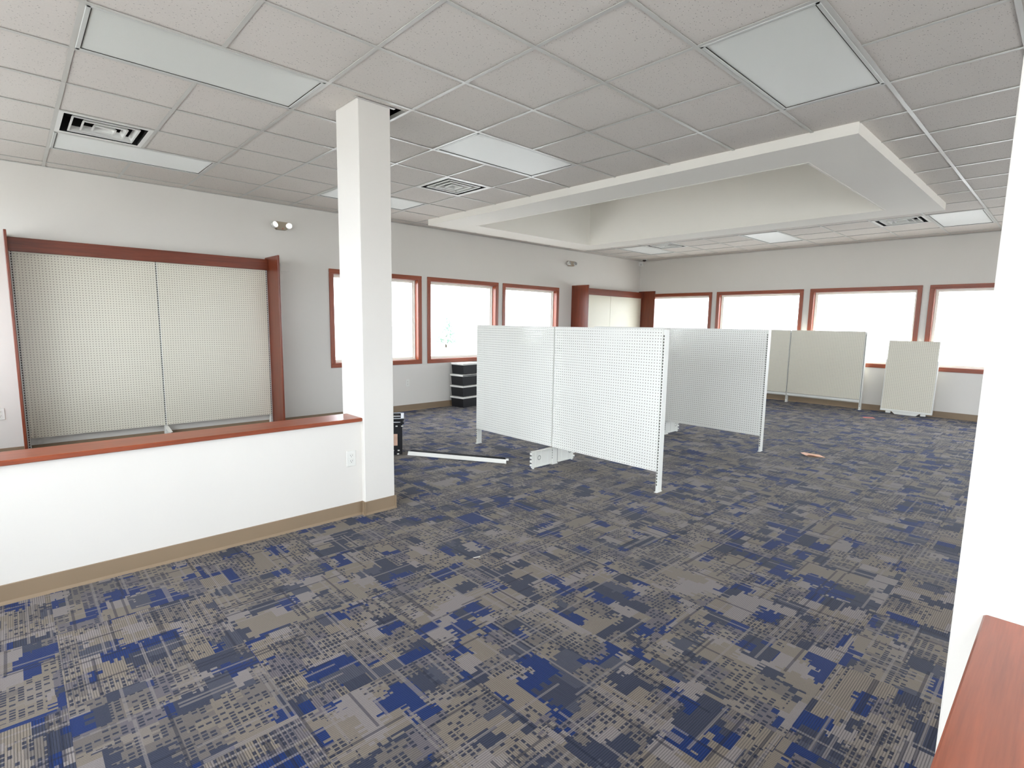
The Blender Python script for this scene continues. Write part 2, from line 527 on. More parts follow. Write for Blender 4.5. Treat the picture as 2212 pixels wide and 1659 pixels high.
LW_LAB = ['wood-cased window on the left wall, partly hidden by the white pillar', 'middle wood-cased window on the left wall, above the black bins', 'wood-cased window on the left wall nearest the corner shelf unit']
for w, lab in zip(LWIN, LW_LAB): window('x', XL, -WT, *w, lab)
FW_LAB = ['far wall window partly behind the corner shelf unit', 'second far wall window from the corner', 'wide far wall window behind the low wall gondola', 'far wall window cut off by the right pillar', 'unseen far wall window added behind the right pillar for its light']
for w, lab in zip(FWIN, FW_LAB): window('y', YF, WT, *w, lab)
for k, w in enumerate(RWIN): window('x', XR, WT, *w, 'added wood-cased window on the unseen right wall, number %s from the entrance' % ('one', 'two', 'three', 'four', 'five', 'six')[k])
ALU = simple('dark_aluminium', (0.05, 0.04, 0.035), 0.4, 0.5)
for k, (a, b, z0, z1) in enumerate(BACK):
    root = struct('door_1' if k == 2 else 'window_%d' % (wn_i + 1 + k), ((a + b) / 2, YB, 0), 'unseen added glazed storefront %s behind the viewer' % ('bay beside the shelf area', 'bay beside the entrance door', 'entrance door', 'bay on the right')[k], 'door' if k == 2 else 'window')
    f = MB(); w = 0.05
    f.box(a, b, YB - 0.12, YB - 0.06, z1 - w, z1).box(a, b, YB - 0.12, YB - 0.06, z0, z0 + w)
    f.box(a, a + w, YB - 0.12, YB - 0.06, z0 + w, z1 - w).box(b - w, b, YB - 0.12, YB - 0.06, z0 + w, z1 - w)
    f.box((a + b) / 2 - w / 2, (a + b) / 2 + w / 2, YB - 0.12, YB - 0.06, z0 + w, z1 - w)
    f.build('frame', ALU, root)
    for q in (0, 1):
        m0 = a + w if q == 0 else (a + b) / 2 + w / 2
        m1 = (a + b) / 2 - w / 2 if q == 0 else b - w
        MB().box(m0, m1, YB - 0.092, YB - 0.088, z0 + w, z1 - w).build('pane', GLASS, root)
    portal('daylight', ((a + b) / 2, YB - 0.19, (z0 + z1) / 2), (math.pi / 2, 0, 0), b - a, z1 - z0)

# ------------------------------------------------------------------ pillars, half walls, caps, baseboards
def pillar(name, x0, x1, y0, y1, label):
    o = MB().bbox(x0, x1, y0, y1, 0, PLENUM, 0.004).build(name, PAINT)
    return tag(o, label, 'pillar', kind='structure')


PX0, PX1, PY0, PY1 = 0.195, 0.526, 1.458, 1.705
pillar('pillar', PX0, PX1, PY0, PY1, 'square white pillar at the end of the left half wall')
RX0, RX1, RY0, RY1 = 3.856, 4.19, 1.35, 1.60
pillar('pillar', RX0, RX1, RY0, RY1, 'bright white pillar at the right edge beside the wood counter')
CAPZ0, CAPZ1 = 0.701, 0.728
o = MB().box(0.30, 0.485, YB, PY0, 0, CAPZ0).build('wall_partition_left', PAINT)
tag(o, 'white half wall on the left below the wooden cap', 'half wall', kind='structure')
o = MB().box(3.945, 4.13, YB, RY0, 0, CAPZ0).build('wall_partition_right', PAINT)
tag(o, 'white half wall on the right below the wooden counter', 'half wall', kind='structure')
o = MB().bbox(0.262, 0.508, YB, PY0, CAPZ0, CAPZ1, 0.004).build('trim_1', WOOD_Y)
tag(o, 'long reddish wooden cap on the left half wall', 'wood cap', kind='structure')
o = MB().bbox(3.914, 4.16, YB, RY0, CAPZ0, CAPZ1, 0.004).build('trim_2', WOOD_Y)
tag(o, 'reddish wooden cap in the bottom right corner', 'wood cap', kind='structure')


def baseboard(name, runs, label, h=0.10):
    """cove base: thin strip with a small flared toe; runs: (axis, face, dir, a0, a1)"""
    mb = MB()
    prof = [(0, 0), (0.014, 0), (0.012, 0.006), (0.006, 0.016), (0.005, h - 0.003), (0.003, h), (0, h)]
    for axis, face, d, a0, a1 in runs:
        poly = prof if (axis == 'x') == (d < 0) else prof[::-1]
        if axis == 'x': mb.prism(poly, lambda p, k: (face + d * p[0], (a0, a1)[k], p[1]))
        else: mb.prism(poly, lambda p, k: ((a0, a1)[k], face + d * p[0], p[1]))
    o = mb.build(name, VINYL)
    return tag(o, label, 'baseboard', kind='structure')


baseboard('baseboard_left', [('x', XL, 1, YB, YF)], 'taupe vinyl baseboard along the left wall')
baseboard('baseboard_far', [('y', YF, -1, XL + 0.014, XR)], 'taupe vinyl baseboard along the far wall')
baseboard('baseboard_partition_left', [('x', 0.485, 1, YB, PY0), ('x', 0.30, -1, YB, PY0)], 'taupe vinyl baseboard along the left half wall')
baseboard('baseboard_partition_right', [('x', 3.945, -1, YB, RY0)], 'taupe vinyl baseboard along the right half wall')
baseboard('baseboard_pillar_left', [('x', PX1, 1, PY0 - 0.014, PY1 + 0.014), ('y', PY0, -1, 0.485, PX1 + 0.014), ('y', PY1, 1, PX0, PX1 + 0.014), ('x', PX0, -1, PY0, PY1)], 'taupe vinyl baseboard wrapped around the left pillar')
baseboard('baseboard_pillar_right', [('x', RX0, -1, RY0 - 0.014, RY1 + 0.014), ('y', RY1, 1, RX0, RX1), ('y', RY0, -1, RX0 - 0.014, 3.945)], 'taupe vinyl baseboard wrapped around the right pillar')

# ------------------------------------------------------------------ suspended ceiling
ce = MB().box(XL - WT, XR + WT, YB - WT, YF + WT, PLENUM, PLENUM + 0.15).build('ceiling', ROOF, None, (0, 0, PLENUM))
tag(ce, 'suspended ceiling of speckled white tiles in a white metal grid', 'ceiling', kind='structure')
SX0, SX1, SY0, SY1, SZ = -2.71, 2.752, 4.252, 7.87, 2.835     # dropped soffit, outer
IX0, IX1, IY0, IY1 = -2.215, 2.257, 4.755, 7.39               # its opening
U0, U1, V0, V1 = XL / T, 7.0, -1.0, YF / T
LIGHTS = [(-4, 0), (0, 0), (-4, 4), (0, 4), (4, 4), (-4, 14), (0, 14), (4, 14)]
VENTS = [(-3, 0), (-2, 5), (-3, 14), (3, 14)]
taken = set(VENTS)
for (u, v) in LIGHTS: taken |= {(u, v), (u, v + 1)}
TZ = H + 0.006


def rect_minus(r, q):
    """rectangle r minus rectangle q -> list of rectangles"""
    x0, x1, y0, y1 = r; a0, a1, b0, b1 = q
    if a0 >= x1 or a1 <= x0 or b0 >= y1 or b1 <= y0: return [r]
    out = []
    if b0 > y0: out.append((x0, x1, y0, b0))
    if b1 < y1: out.append((x0, x1, b1, y1))
    m0, m1 = max(y0, b0), min(y1, b1)
    if a0 > x0: out.append((x0, a0, m0, m1))
    if a1 < x1: out.append((a1, x1, m0, m1))
    return [k for k in out if k[1] - k[0] > 0.012 and k[3] - k[2] > 0.012]


ts = T / 2 - 0.003
full = MB().box(-ts, ts, -ts, ts, 0, 0.016).mesh('ceiling_tile'); full.materials.append(TILE)
for u in range(math.floor(U0), int(U1)):
    for v in range(int(V0), math.ceil(V1)):
        if (u, v) in taken: continue
        r = (u * T + 0.003, (u + 1) * T - 0.003, v * T + 0.003, (v + 1) * T - 0.003)
        c = ((u + 0.5) * T, (v + 0.5) * T, TZ)
        rs = [(max(r[0], XL + 0.002), r[1], r[2], min(r[3], YF - 0.002))]
        for q in ((SX0 + 0.01, SX1 - 0.01, SY0 + 0.01, SY1 - 0.01), (PX0 - 0.004, PX1 + 0.02, PY0 - 0.004, 3 * T), (RX0 - 0.004, RX1 + 0.004, RY0 - 0.004, RY1 + 0.004)):
            rs = [k for a in rs for k in rect_minus(a, q)]
        if not rs: continue
        if len(rs) == 1 and abs(rs[0][0] - r[0]) + abs(rs[0][1] - r[1]) + abs(rs[0][2] - r[2]) + abs(rs[0][3] - r[3]) < 1e-6:
            link('ceiling_tile', full, ce, c)
        else:
            mb = MB()
            for k in rs: mb.box(k[0], k[1], k[2], k[3], TZ, TZ + 0.016)
            mb.build('ceiling_tile', TILE, ce, c)
fld = MB().box(U1 * T, XR, YB, YF, TZ, TZ + 0.016).box(XL, U1 * T, YB, V0 * T, TZ, TZ + 0.016).build('ceiling_field', TILE, ce, (0, 0, TZ))
tag(fld, kind='stuff')


def runner(axis, pos, a0, a1, dz):
    mb = MB(); w = 0.012
    segs = [(a0, a1)]
    lo, hi, s0, s1 = (SX0, SX1, SY0, SY1) if axis == 'y' else (SY0, SY1, SX0, SX1)
    if lo < pos < hi: segs = [(a0, s0), (s1, a1)]
    if axis == 'x':
        for (lu, lv) in LIGHTS:
            if abs(pos - (lv + 1) * T) < 1e-6:
                segs = [k for (p, q) in segs for k in (((p, lu * T - 0.008), ((lu + 1) * T + 0.008, q)) if p < (lu + 0.5) * T < q else ((p, q),))]
    for (p, q) in segs:
        if q - p < 0.02: continue
        mb2 = MB()
        if axis == 'y': mb2.box(pos - w, pos + w, p, q, H + dz, H + 0.0025).box(pos - 0.002, pos + 0.002, p, q, H + 0.003, H + 0.035)
        else: mb2.box(p, q, pos - w, pos + w, H + dz, H + 0.0025).box(p, q, pos - 0.002, pos + 0.002, H + 0.003, H + 0.035)
        mb2.build('grid_runner', GRID_PAINT, ce)


for u in range(math.ceil(U0), int(U1) + 1): runner('y', u * T, V0 * T, YF - 0.022, 0.0)
for v in range(int(V0), math.floor(V1) + 1): runner('x', v * T, XL + 0.022, U1 * T, 0.0004)
MB().box(XL, XL + 0.022, YB, YF, H - 0.0015, H + 0.002).box(XL, XL + 0.002, YB, YF, H, H + 0.022).build('wall_angle', GRID_PAINT, ce)
MB().box(XL + 0.022, XR, YF - 0.022, YF, H - 0.0015, H + 0.002).box(XL, XR, YF - 0.002, YF, H, H + 0.022).build('wall_angle', GRID_PAINT, ce)
# trim strips where the pillar pierces the ceiling
MB().box(PX1 + 0.0, PX1 + 0.02, PY0 - 0.03, PY1 + 0.03, H - 0.001, H + 0.002).build('wall_angle', GRID_PAINT, ce)

# dropped soffit with deep opening
so = struct('ceiling_soffit', ((SX0 + SX1) / 2, (SY0 + SY1) / 2, SZ), 'rectangular dropped drywall soffit around a deep ceiling recess', 'soffit')
mb = MB(); RT = 3.88
for (x0, x1, y0, y1) in ((SX0, SX1, SY0, IY0), (SX0, SX1, IY1, SY1), (SX0, IX0, IY0, IY1), (IX1, SX1, IY0, IY1)):
    mb.box(x0, x1, y0, y1, SZ, H + 0.02)
mb.build('soffit_ring', DRYWALL, so)
for (x0, x1, y0, y1) in ((IX0 - 0.05, IX1 + 0.05, IY0 - 0.05, IY0), (IX0 - 0.05, IX1 + 0.05, IY1, IY1 + 0.05), (IX0 - 0.05, IX0, IY0, IY1), (IX1, IX1 + 0.05, IY0, IY1)):
    MB().box(x0, x1, y0, y1, H + 0.02, RT).build('recess_wall', DRYWALL, so)
MB().box(IX0 - 0.05, IX1 + 0.05, IY0 - 0.05, IY1 + 0.05, RT, RT + 0.04).build('recess_top', DRYWALL, so)
e = 0.014
for (x0, x1, y0, y1) in ((IX0, IX1, IY0 - 0.004, IY0 + e), (IX0, IX1, IY1 - e, IY1 + 0.004), (IX0 - 0.004, IX0 + e, IY0, IY1), (IX1 - e, IX1 + 0.004, IY0, IY1)):
    MB().box(x0, x1, y0, y1, SZ - 0.004, SZ + 0.03).build('corner_bead', DRYWALL, so)

# ------------------------------------------------------------------ ceiling lights and air diffusers
FRAME = simple('troffer_door', (0.62, 0.63, 0.60), 0.35, 0.5)
LL = {(-4, 0): 'unlit ceiling light panel nearest the left wall, above the large pegboard unit',
      (0, 0): 'large unlit ceiling light panel left of the pillar top',
      (-4, 4): 'ceiling light panel half hidden behind the pillar, near the left wall',
      (0, 4): 'bright reflecting ceiling light panel between the pillar and the soffit',
      (4, 4): 'unlit greenish ceiling light panel in front of the soffit at the right',
      (-4, 14): 'ceiling light panel beyond the soffit, close to the far left corner',
      (0, 14): 'small bright ceiling light panel beyond the middle of the soffit',
      (4, 14): 'bright ceiling light panel beyond the soffit at the far right'}
for (u, v) in LIGHTS:
    x0, x1, y0, y1 = u * T + 0.012, (u + 1) * T - 0.012, v * T + 0.012, (v + 2) * T - 0.012
    t_ = thing('ceiling_light', ((x0 + x1) / 2, (y0 + y1) / 2, H), LL[(u, v)], 'ceiling light', 'recessed ceiling light panels')
    MB().box(x0, x1, y0, y1, H + 0.03, H + 0.10).build('housing', FRAME, t_)
    f = MB(); w = 0.022
    f.bbox(x0, x1, y0, y0 + w, H - 0.002, H + 0.012, 0.003).bbox(x0, x1, y1 - w, y1, H - 0.002, H + 0.012, 0.003)
    f.bbox(x0, x0 + w, y0, y1, H - 0.002, H + 0.012, 0.003).bbox(x1 - w, x1, y0, y1, H - 0.002, H + 0.012, 0.003)
    f.build('door_frame', FRAME, t_)
    g = MB()
    for (a, b, c, d) in ((x0 + w, x1 - w, y0 + w, y0 + w + 0.004), (x0 + w, x1 - w, y1 - w - 0.004, y1 - w), (x0 + w, x0 + w + 0.004, y0 + w, y1 - w), (x1 - w - 0.004, x1 - w, y0 + w, y1 - w)):
        g.box(a, b, c, d, H + 0.001, H + 0.008)
    g.build('gasket', SLOT, t_)
    MB().box(x0 + w, x1 - w, y0 + w, y1 - w, H + 0.004, H + 0.009).build('lens', LENS, t_)

VL = {(-3, 0): 'square air diffuser beside the unlit light panel near the left wall',
      (-2, 5): 'square louvred air diffuser between the pillar and the soffit',
      (-3, 14): 'small air diffuser beyond the soffit near the far left corner',
      (3, 14): 'air diffuser beyond the soffit at the far right, beside a light'}
VENT_W = simple('diffuser_enamel', (0.86, 0.86, 0.82), 0.3, 0.5)
for (u, v) in VENTS:
    cx, cy = (u + 0.5) * T, (v + 0.5) * T
    t_ = thing('air_diffuser', (cx, cy, H), VL[(u, v)], 'air vent', 'square air diffusers in the ceiling')
    s0 = T / 2 - 0.012
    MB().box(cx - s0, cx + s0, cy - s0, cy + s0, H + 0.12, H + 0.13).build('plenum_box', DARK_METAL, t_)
    f = MB()
    si = s0 - 0.03
    f.box(cx - s0, cx + s0, cy - s0, cy - si, H, H + 0.004).box(cx - s0, cx + s0, cy + si, cy + s0, H, H + 0.004)
    f.box(cx - s0, cx - si, cy - si, cy + si, H, H + 0.004).box(cx + si, cx + s0, cy - si, cy + si, H, H + 0.004)
    def frustum(mb, a, za, b, zb, th=0.002):
        pa = [(-a, -a), (a, -a), (a, a), (-a, a)]; pb = [(-b, -b), (b, -b), (b, b), (-b, b)]
        for i in range(4):
            j = (i + 1) % 4
            mb.quad((cx + pa[i][0], cy + pa[i][1], za), (cx + pa[j][0], cy + pa[j][1], za), (cx + pb[j][0], cy + pb[j][1], zb), (cx + pb[i][0], cy + pb[i][1], zb))
            mb.quad((cx + pb[i][0], cy + pb[i][1], zb + th), (cx + pb[j][0], cy + pb[j][1], zb + th), (cx + pa[j][0], cy + pa[j][1], za + th), (cx + pa[i][0], cy + pa[i][1], za + th))
            mb.quad((cx + pa[i][0], cy + pa[i][1], za + th), (cx + pa[j][0], cy + pa[j][1], za + th), (cx + pa[j][0], cy + pa[j][1], za), (cx + pa[i][0], cy + pa[i][1], za))
    f.build('frame', VENT_W, t_)
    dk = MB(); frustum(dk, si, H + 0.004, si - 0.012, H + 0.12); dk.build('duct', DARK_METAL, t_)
    for a in (0.215, 0.145, 0.075):
        l = MB(); frustum(l, a, H + 0.002, a - 0.026, H + 0.04)
        l.box(cx - a, cx + a, cy - a - 0.001, cy - a + 0.012, H, H + 0.003).box(cx - a, cx + a, cy + a - 0.012, cy + a + 0.001, H, H + 0.003)
        l.box(cx - a - 0.001, cx - a + 0.012, cy - a, cy + a, H, H + 0.003).box(cx + a - 0.012, cx + a + 0.001, cy - a, cy + a, H, H + 0.003)
        l.build('louvre', VENT_W, t_)
    MB().box(cx - 0.034, cx + 0.034, cy - 0.034, cy + 0.034, H + 0.043, H + 0.047).build('core', VENT_W, t_)

# ------------------------------------------------------------------ small wall fixtures
LAMP_ON = emit('emergency_lamp_lit', (0.95, 1.0, 0.98), 0.16)
LAMP_OFF = simple('emergency_lamp_unlit', (0.45, 0.44, 0.42), 0.15, 0.6)
CHROME = simple('lamp_reflector', (0.5, 0.5, 0.48), 0.2, 0.5, metal=0.8)


def emergency_light(y, z, lit, label):
    t_ = thing('emergency_light', (XL, y, z - 0.05), label, 'emergency light', 'emergency lights on the left wall')
    prof = [(-0.075, -0.03), (-0.055, -0.05), (0.055, -0.05), (0.075, -0.03), (0.085, 0.035), (0.07, 0.05), (-0.07, 0.05), (-0.085, 0.035)]
    MB().prism(prof, lambda p, k: (XL + (0.0, 0.065)[k], y + p[0], z + p[1])).build('body', simple('beige_housing', (0.36, 0.30, 0.22), 0.45), t_)
    for s in (-1, 1):
        mat = Matrix.Translation((XL + 0.045, y + s * 0.098, z - 0.002)) @ Matrix.Scale(0.82, 4) @ Matrix.Rotation(math.radians(74), 4, 'Y') @ Matrix.Rotation(s * 0.3, 4, 'X')
        h = MB().lathe([(0.022, -0.035), (0.042, -0.01), (0.05, 0.02), (0.052, 0.045), (0.046, 0.047)], mat).build('lamp_head', PLASTIC_W, t_)
        MB().lathe([(0.044, 0.046), (0.036, 0.053), (0.02, 0.057), (0.004, 0.058)], mat).build('lamp_lens', LAMP_ON if lit else LAMP_OFF, h)
    MB().lathe([(0.006, 0), (0.006, 0.004)], Matrix.Translation((XL + 0.065, y + 0.01, z - 0.035)) @ Matrix.Rotation(math.pi / 2, 4, 'Y'), 10).build('indicator', simple('red_indicator', (0.5, 0.05, 0.02), 0.3), t_)


emergency_light(2.317, 2.633, True, 'emergency light with two glowing lamps left of the pillar')
emergency_light(8.11, 2.644, False, 'unlit emergency light above the corner shelf unit')


def outlet(x, y, z, label):
    """duplex outlet on a wall face looking towards +x"""
    t_ = thing('electrical_outlet', (x, y, z - 0.058), label, 'electrical outlet', 'duplex electrical outlets')
    MB().bbox(x, x + 0.006, y - 0.036, y + 0.036, z - 0.058, z + 0.058, 0.002).build('cover_plate', PLASTIC_W, t_)
    for dz in (-0.02, 0.02):
        r = MB().bbox(x + 0.004, x + 0.0075, y - 0.017, y + 0.017, z + dz - 0.014, z + dz + 0.014, 0.0012).build('receptacle', PLASTIC_W, t_)
        s_ = MB()
        for dy in (-0.007, 0.007): s_.box(x + 0.0068, x + 0.0078, y + dy - 0.0013, y + dy + 0.0013, z + dz - 0.002, z + dz + 0.007)
        s_.lathe([(0.0026, 0), (0.0026, 0.001)], Matrix.Translation((x + 0.0068, y, z + dz - 0.008)) @ Matrix.Rotation(math.pi / 2, 4, 'Y'), 10)
        s_.build('slots', SLOT, r)


outlet(0.485, 1.373, 0.437, 'white outlet on the left half wall beside the pillar')
outlet(XL, 4.228, 0.453, 'white outlet low on the left wall under the windows')
outlet(XL, -0.50, 0.448, 'white outlet left of the large pegboard unit')
t_ = thing('blank_plate', (XL, 2.36, 2.06), 'blank cover plate beside the top of the large pegboard unit', 'wall plate')
MB().bbox(XL, XL + 0.006, 2.30, 2.42, 2.06, 2.16, 0.002).build('cover_plate', PAINT, t_)
MB().lathe([(0.003, 0), (0.003, 0.002)], Matrix.Translation((XL + 0.006, 2.36, 2.14)) @ Matrix.Rotation(math.pi / 2, 4, 'Y'), 8).build('screw', PLASTIC_W, t_)
t_ = thing('security_camera', (-4.84 * T, 16.93 * T, H - 0.05), 'small black dome camera on the ceiling at the far corner', 'camera')
MB().lathe([(0.055, 0.05), (0.055, 0.035), (0.05, 0.03)][::-1], Matrix.Translation((-4.84 * T, 16.93 * T, H - 0.05))).build('base_ring', PLASTIC_W, t_)
MB().lathe([(0.006, 0.0), (0.022, 0.003), (0.035, 0.012), (0.042, 0.024), (0.044, 0.034)], Matrix.Translation((-4.84 * T, 16.93 * T, H - 0.052))).build('dome', simple('smoked_dome', (0.01, 0.01, 0.01), 0.1, 0.6), t_)
t_ = thing('motion_sensor', (XL + 0.02, YF - 0.02, 2.80), 'small white motion sensor in the far left corner', 'motion sensor')
mb = MB().prism([(0, 0), (0.075, 0), (0.06, 0.03), (0.03, 0.06), (0, 0.075)][::-1], lambda p, k: (XL + p[0], YF - p[1], (2.80, 2.90)[k]))
mb.build('body', PLASTIC_W, t_)
MB().box(XL + 0.032, XL + 0.05, YF - 0.058, YF - 0.04, 2.815, 2.855).build('lens', simple('sensor_lens', (0.6, 0.6, 0.58), 0.2), t_)

# ------------------------------------------------------------------ shelving parts
def peg_panel(name, parent, mat, x, y, z0, w, h, rotz=0.0, lip=0.018, label=None):
    """perforated sheet with folded edges; local x = width, local -y = front, origin at bottom left"""
    mb = MB().box(0, w, 0, 0.001, 0, h)
    me = mb.mesh(name); me.materials.append(mat); me.materials.append(PEG_BACK)
    me.polygons[4].material_index = 1                      # rear face darkened for the shade inside
    o = link(name, me, parent, (x, y, z0), (0, 0, rotz))
    f = MB()
    f.box(0, w, 0.0011, lip, 0, 0.0016).box(0, w, 0.0011, lip, h - 0.0016, h)
    f.box(0, 0.0016, 0.0011, lip, 0.0016, h - 0.0016).box(w - 0.0016, w, 0.0011, lip, 0.0016, h - 0.0016)
    me2 = f.mesh('folded_edge'); me2.materials.append(WHITE_METAL)
    c = bpy.data.objects.new('folded_edge', me2); COL.objects.link(c); c.parent = o
    return o


def upright(parent, x, y0, y1, h, w=0.03, rot=False, slots=True, z0=0.0):
    """slotted steel upright; rot: the slotted face looks towards +x instead of -y (x is then the front)"""
    if not rot:
        mb = MB().bbox(x - w / 2, x + w / 2, y0, y1, z0, h, 0.003)
        u = mb.build('upright', WHITE_METAL, parent)
        if slots:
            s = MB(); z = 0.06
            while z < h - 0.04:
                s.box(x - 0.0045, x + 0.0045, y0 - 0.0006, y0 + 0.001, z, z + 0.017); z += 0.0254
            s.build('slots', SLOT, u)
        MB().box(x - w / 2 - 0.004, x + w / 2 + 0.003, y0 - 0.01, y1 + 0.004, 0.0, 0.005).build('foot_plate', WHITE_METAL, u) if z0 == 0 else None
    else:
        u = MB().bbox(y0, y1, x - w / 2, x + w / 2, z0, h, 0.003).build('upright', WHITE_METAL, parent)
        if slots:
            s = MB(); z = 0.06
            while z < h - 0.04:
                s.box(y1 - 0.001, y1 + 0.0006, x - 0.0045, x + 0.0045, z, z + 0.017); z += 0.0254
            s.build('slots', SLOT, u)
    return u


def base_bracket(parent, x, ya, yb, h=0.175):
    """stamped steel foot running from the upright (ya) outwards (yb) along y"""
    mb = MB(); d = 1 if yb > ya else -1
    lo, hi = min(ya, yb), max(ya, yb)
    mb.box(x - 0.0015, x + 0.0015, lo, hi, 0.018, h)
    mb.box(x - 0.018, x + 0.018, lo, hi, h - 0.004, h)                      # top flange
    mb.box(x - 0.012, x + 0.012, lo, hi, 0.012, 0.018)                      # bottom flange
    for q in (0.06, 0.16, 0.235):                                            # raised ribs
        yq = ya + d * q
        mb.box(x - 0.005, x + 0.005, yq - 0.006, yq + 0.006, 0.02, h - 0.006)
    for k in range(4):                                                       # teeth on the free end
        zz = 0.03 + k * 0.038
        mb.box(x - 0.014, x + 0.014, yb - 0.004 if d > 0 else yb - 0.014, yb + 0.014 if d > 0 else yb + 0.004, zz, zz + 0.02)
    o = mb.build('base_bracket', WHITE_METAL, parent)
    MB().lathe([(0.012, 0), (0.012, 0.012)], Matrix.Translation((x, yb - d * 0.02, 0.0)), 12).build('levelling_foot', WHITE_METAL, o)
    ring = MB()
    seg = 18
    c = (ya + d * 0.19, 0.10)
    for i in range(seg):
        a0, a1 = 2 * math.pi * i / seg, 2 * math.pi * (i + 1) / seg
        for s in (-1, 1):
            xx = x + s * 0.0022
            pts = [(xx, c[0] + r * math.cos(a), c[1] + r * math.sin(a)) for r, a in ((0.017, a0), (0.024, a0), (0.024, a1), (0.017, a1))]
            ring.quad(*(pts if s < 0 else pts[::-1]))
    ring.build('knockout_ring', simple('stamped_edge', (0.25, 0.26, 0.24), 0.6), o)
    return o


# gondolas standing free on the carpet
def gondola(y0, posts, label, bracket_posts, top=1.398, zb=0.185, group='double-sided pegboard gondolas'):
    y1 = y0 + 0.104
    g = thing('pegboard_gondola', ((posts[0] + posts[-1]) / 2, y0 + 0.05, 0), label, 'gondola shelving', group)
    for x in posts: upright(g, x, y0 + 0.012, y1 - 0.022, top - 0.004, 0.02)
    for a, b in zip(posts[:-1], posts[1:]):
        w = b - a - 0.012
        peg_panel('pegboard_panel', g, PEG_WHITE, a + 0.006, y0, zb, w, top - zb)
        peg_panel('pegboard_panel', g, PEG_WHITE, b - 0.006, y1, zb, w, top - zb, math.pi)
        MB().box(a + 0.016, b - 0.016, y0 + 0.003, y1 - 0.003, top - 0.008, top - 0.002).build('top_rail', WHITE_METAL, g)  # top and bottom closed off to keep light out of the cavity
        MB().box(a + 0.016, b - 0.016, y0 + 0.003, y1 - 0.003, zb + 0.002, zb + 0.006).build('bottom_rail', WHITE_METAL, g)
    for x in bracket_posts:
        base_bracket(g, x, y0 + 0.008, y0 - 0.285); base_bracket(g, x, y1 - 0.008, y1 + 0.235)
    return g


gondola(3.582, (-0.765, 0.442, 1.650), 'large white pegboard gondola nearest the viewer, two bays wide', (0.442,))
gondola(5.84, (-0.83, 0.386, 1.606), 'white pegboard gondola standing behind the nearest gondola', (0.386,))

# single-sided low gondola against the far wall
GX = (-0.975, 0.245, 1.465)
g = thing('wall_gondola', (0.245, 10.5, 0), 'low cream pegboard gondola against the far wall windows', 'gondola shelving')
for x in GX: upright(g, x, 10.475, 10.55, 1.362, 0.028)
for k, (a, b) in enumerate(zip(GX[:-1], GX[1:])):
    peg_panel('pegboard_panel', g, PEG_CREAM, a + 0.012, 10.462, 0.185, b - a - 0.024, 1.19)
    MB().bbox(a + 0.015, b - 0.015, 10.48, 10.515, 0.135, 0.178, 0.003).build('bottom_rail', WHITE_METAL, g)
    MB().box(a + 0.012, b - 0.012, 10.475, 10.50, 1.352, 1.374).build('top_rail', WHITE_METAL, g)
    MB().box(a + 0.02, b - 0.02, 10.50, 10.505, 0.186, 1.35).build('back_sheet', CREAM, g)

# small pegboard end panel leaning on the far wall
ep = thing('pegboard_end_panel', (2.13, 10.45, 0), 'small cream pegboard end panel leaning on the far wall at the right', 'pegboard panel')
ep.rotation_euler = (math.radians(-4.5), 0, math.radians(-1.5))
def ep_part(name, mb, mat):
    me = mb.mesh(name); me.materials.append(mat)
    o = bpy.data.objects.new(name, me); COL.objects.link(o); o.parent = ep
    return o
PW = 0.355
ep_part('pegboard_panel', MB().box(-PW + 0.012, PW - 0.012, 0, 0.001, 0.075, 1.235), PEG_CREAM)
ep_part('back_sheet', MB().box(-PW + 0.02, PW - 0.02, 0.03, 0.033, 0.08, 1.23), CREAM)
for s in (-1, 1):
    ep_part('side_frame', MB().bbox(min(s * PW, s * (PW - 0.022)), max(s * PW, s * (PW - 0.022)), 0.002, 0.055, 0.06, 0.92, 0.004), WHITE_METAL)
    ep_part('side_frame', MB().bbox(min(s * (PW - 0.012), s * (PW - 0.03)), max(s * (PW - 0.012), s * (PW - 0.03)), 0.004, 0.04, 0.92, 1.235, 0.003), WHITE_METAL)
ep_part('bottom_rail', MB().bbox(-PW, PW, -0.012, 0.055, 0.045, 0.078, 0.005), WHITE_METAL)
ep_part('kick_flange', MB().prism([(-0.19, 0.045), (0.19, 0.045), (0.145, 0.003), (-0.145, 0.003)][::-1], lambda p, k: (p[0], (-0.006, 0.01)[k], p[1])), WHITE_METAL)
for s in (-1, 1):
    ep_part('foot', MB().bbox(s * 0.24 - 0.035, s * 0.24 + 0.035, -0.004, 0.03, 0.012, 0.046, 0.003), WHITE_METAL)

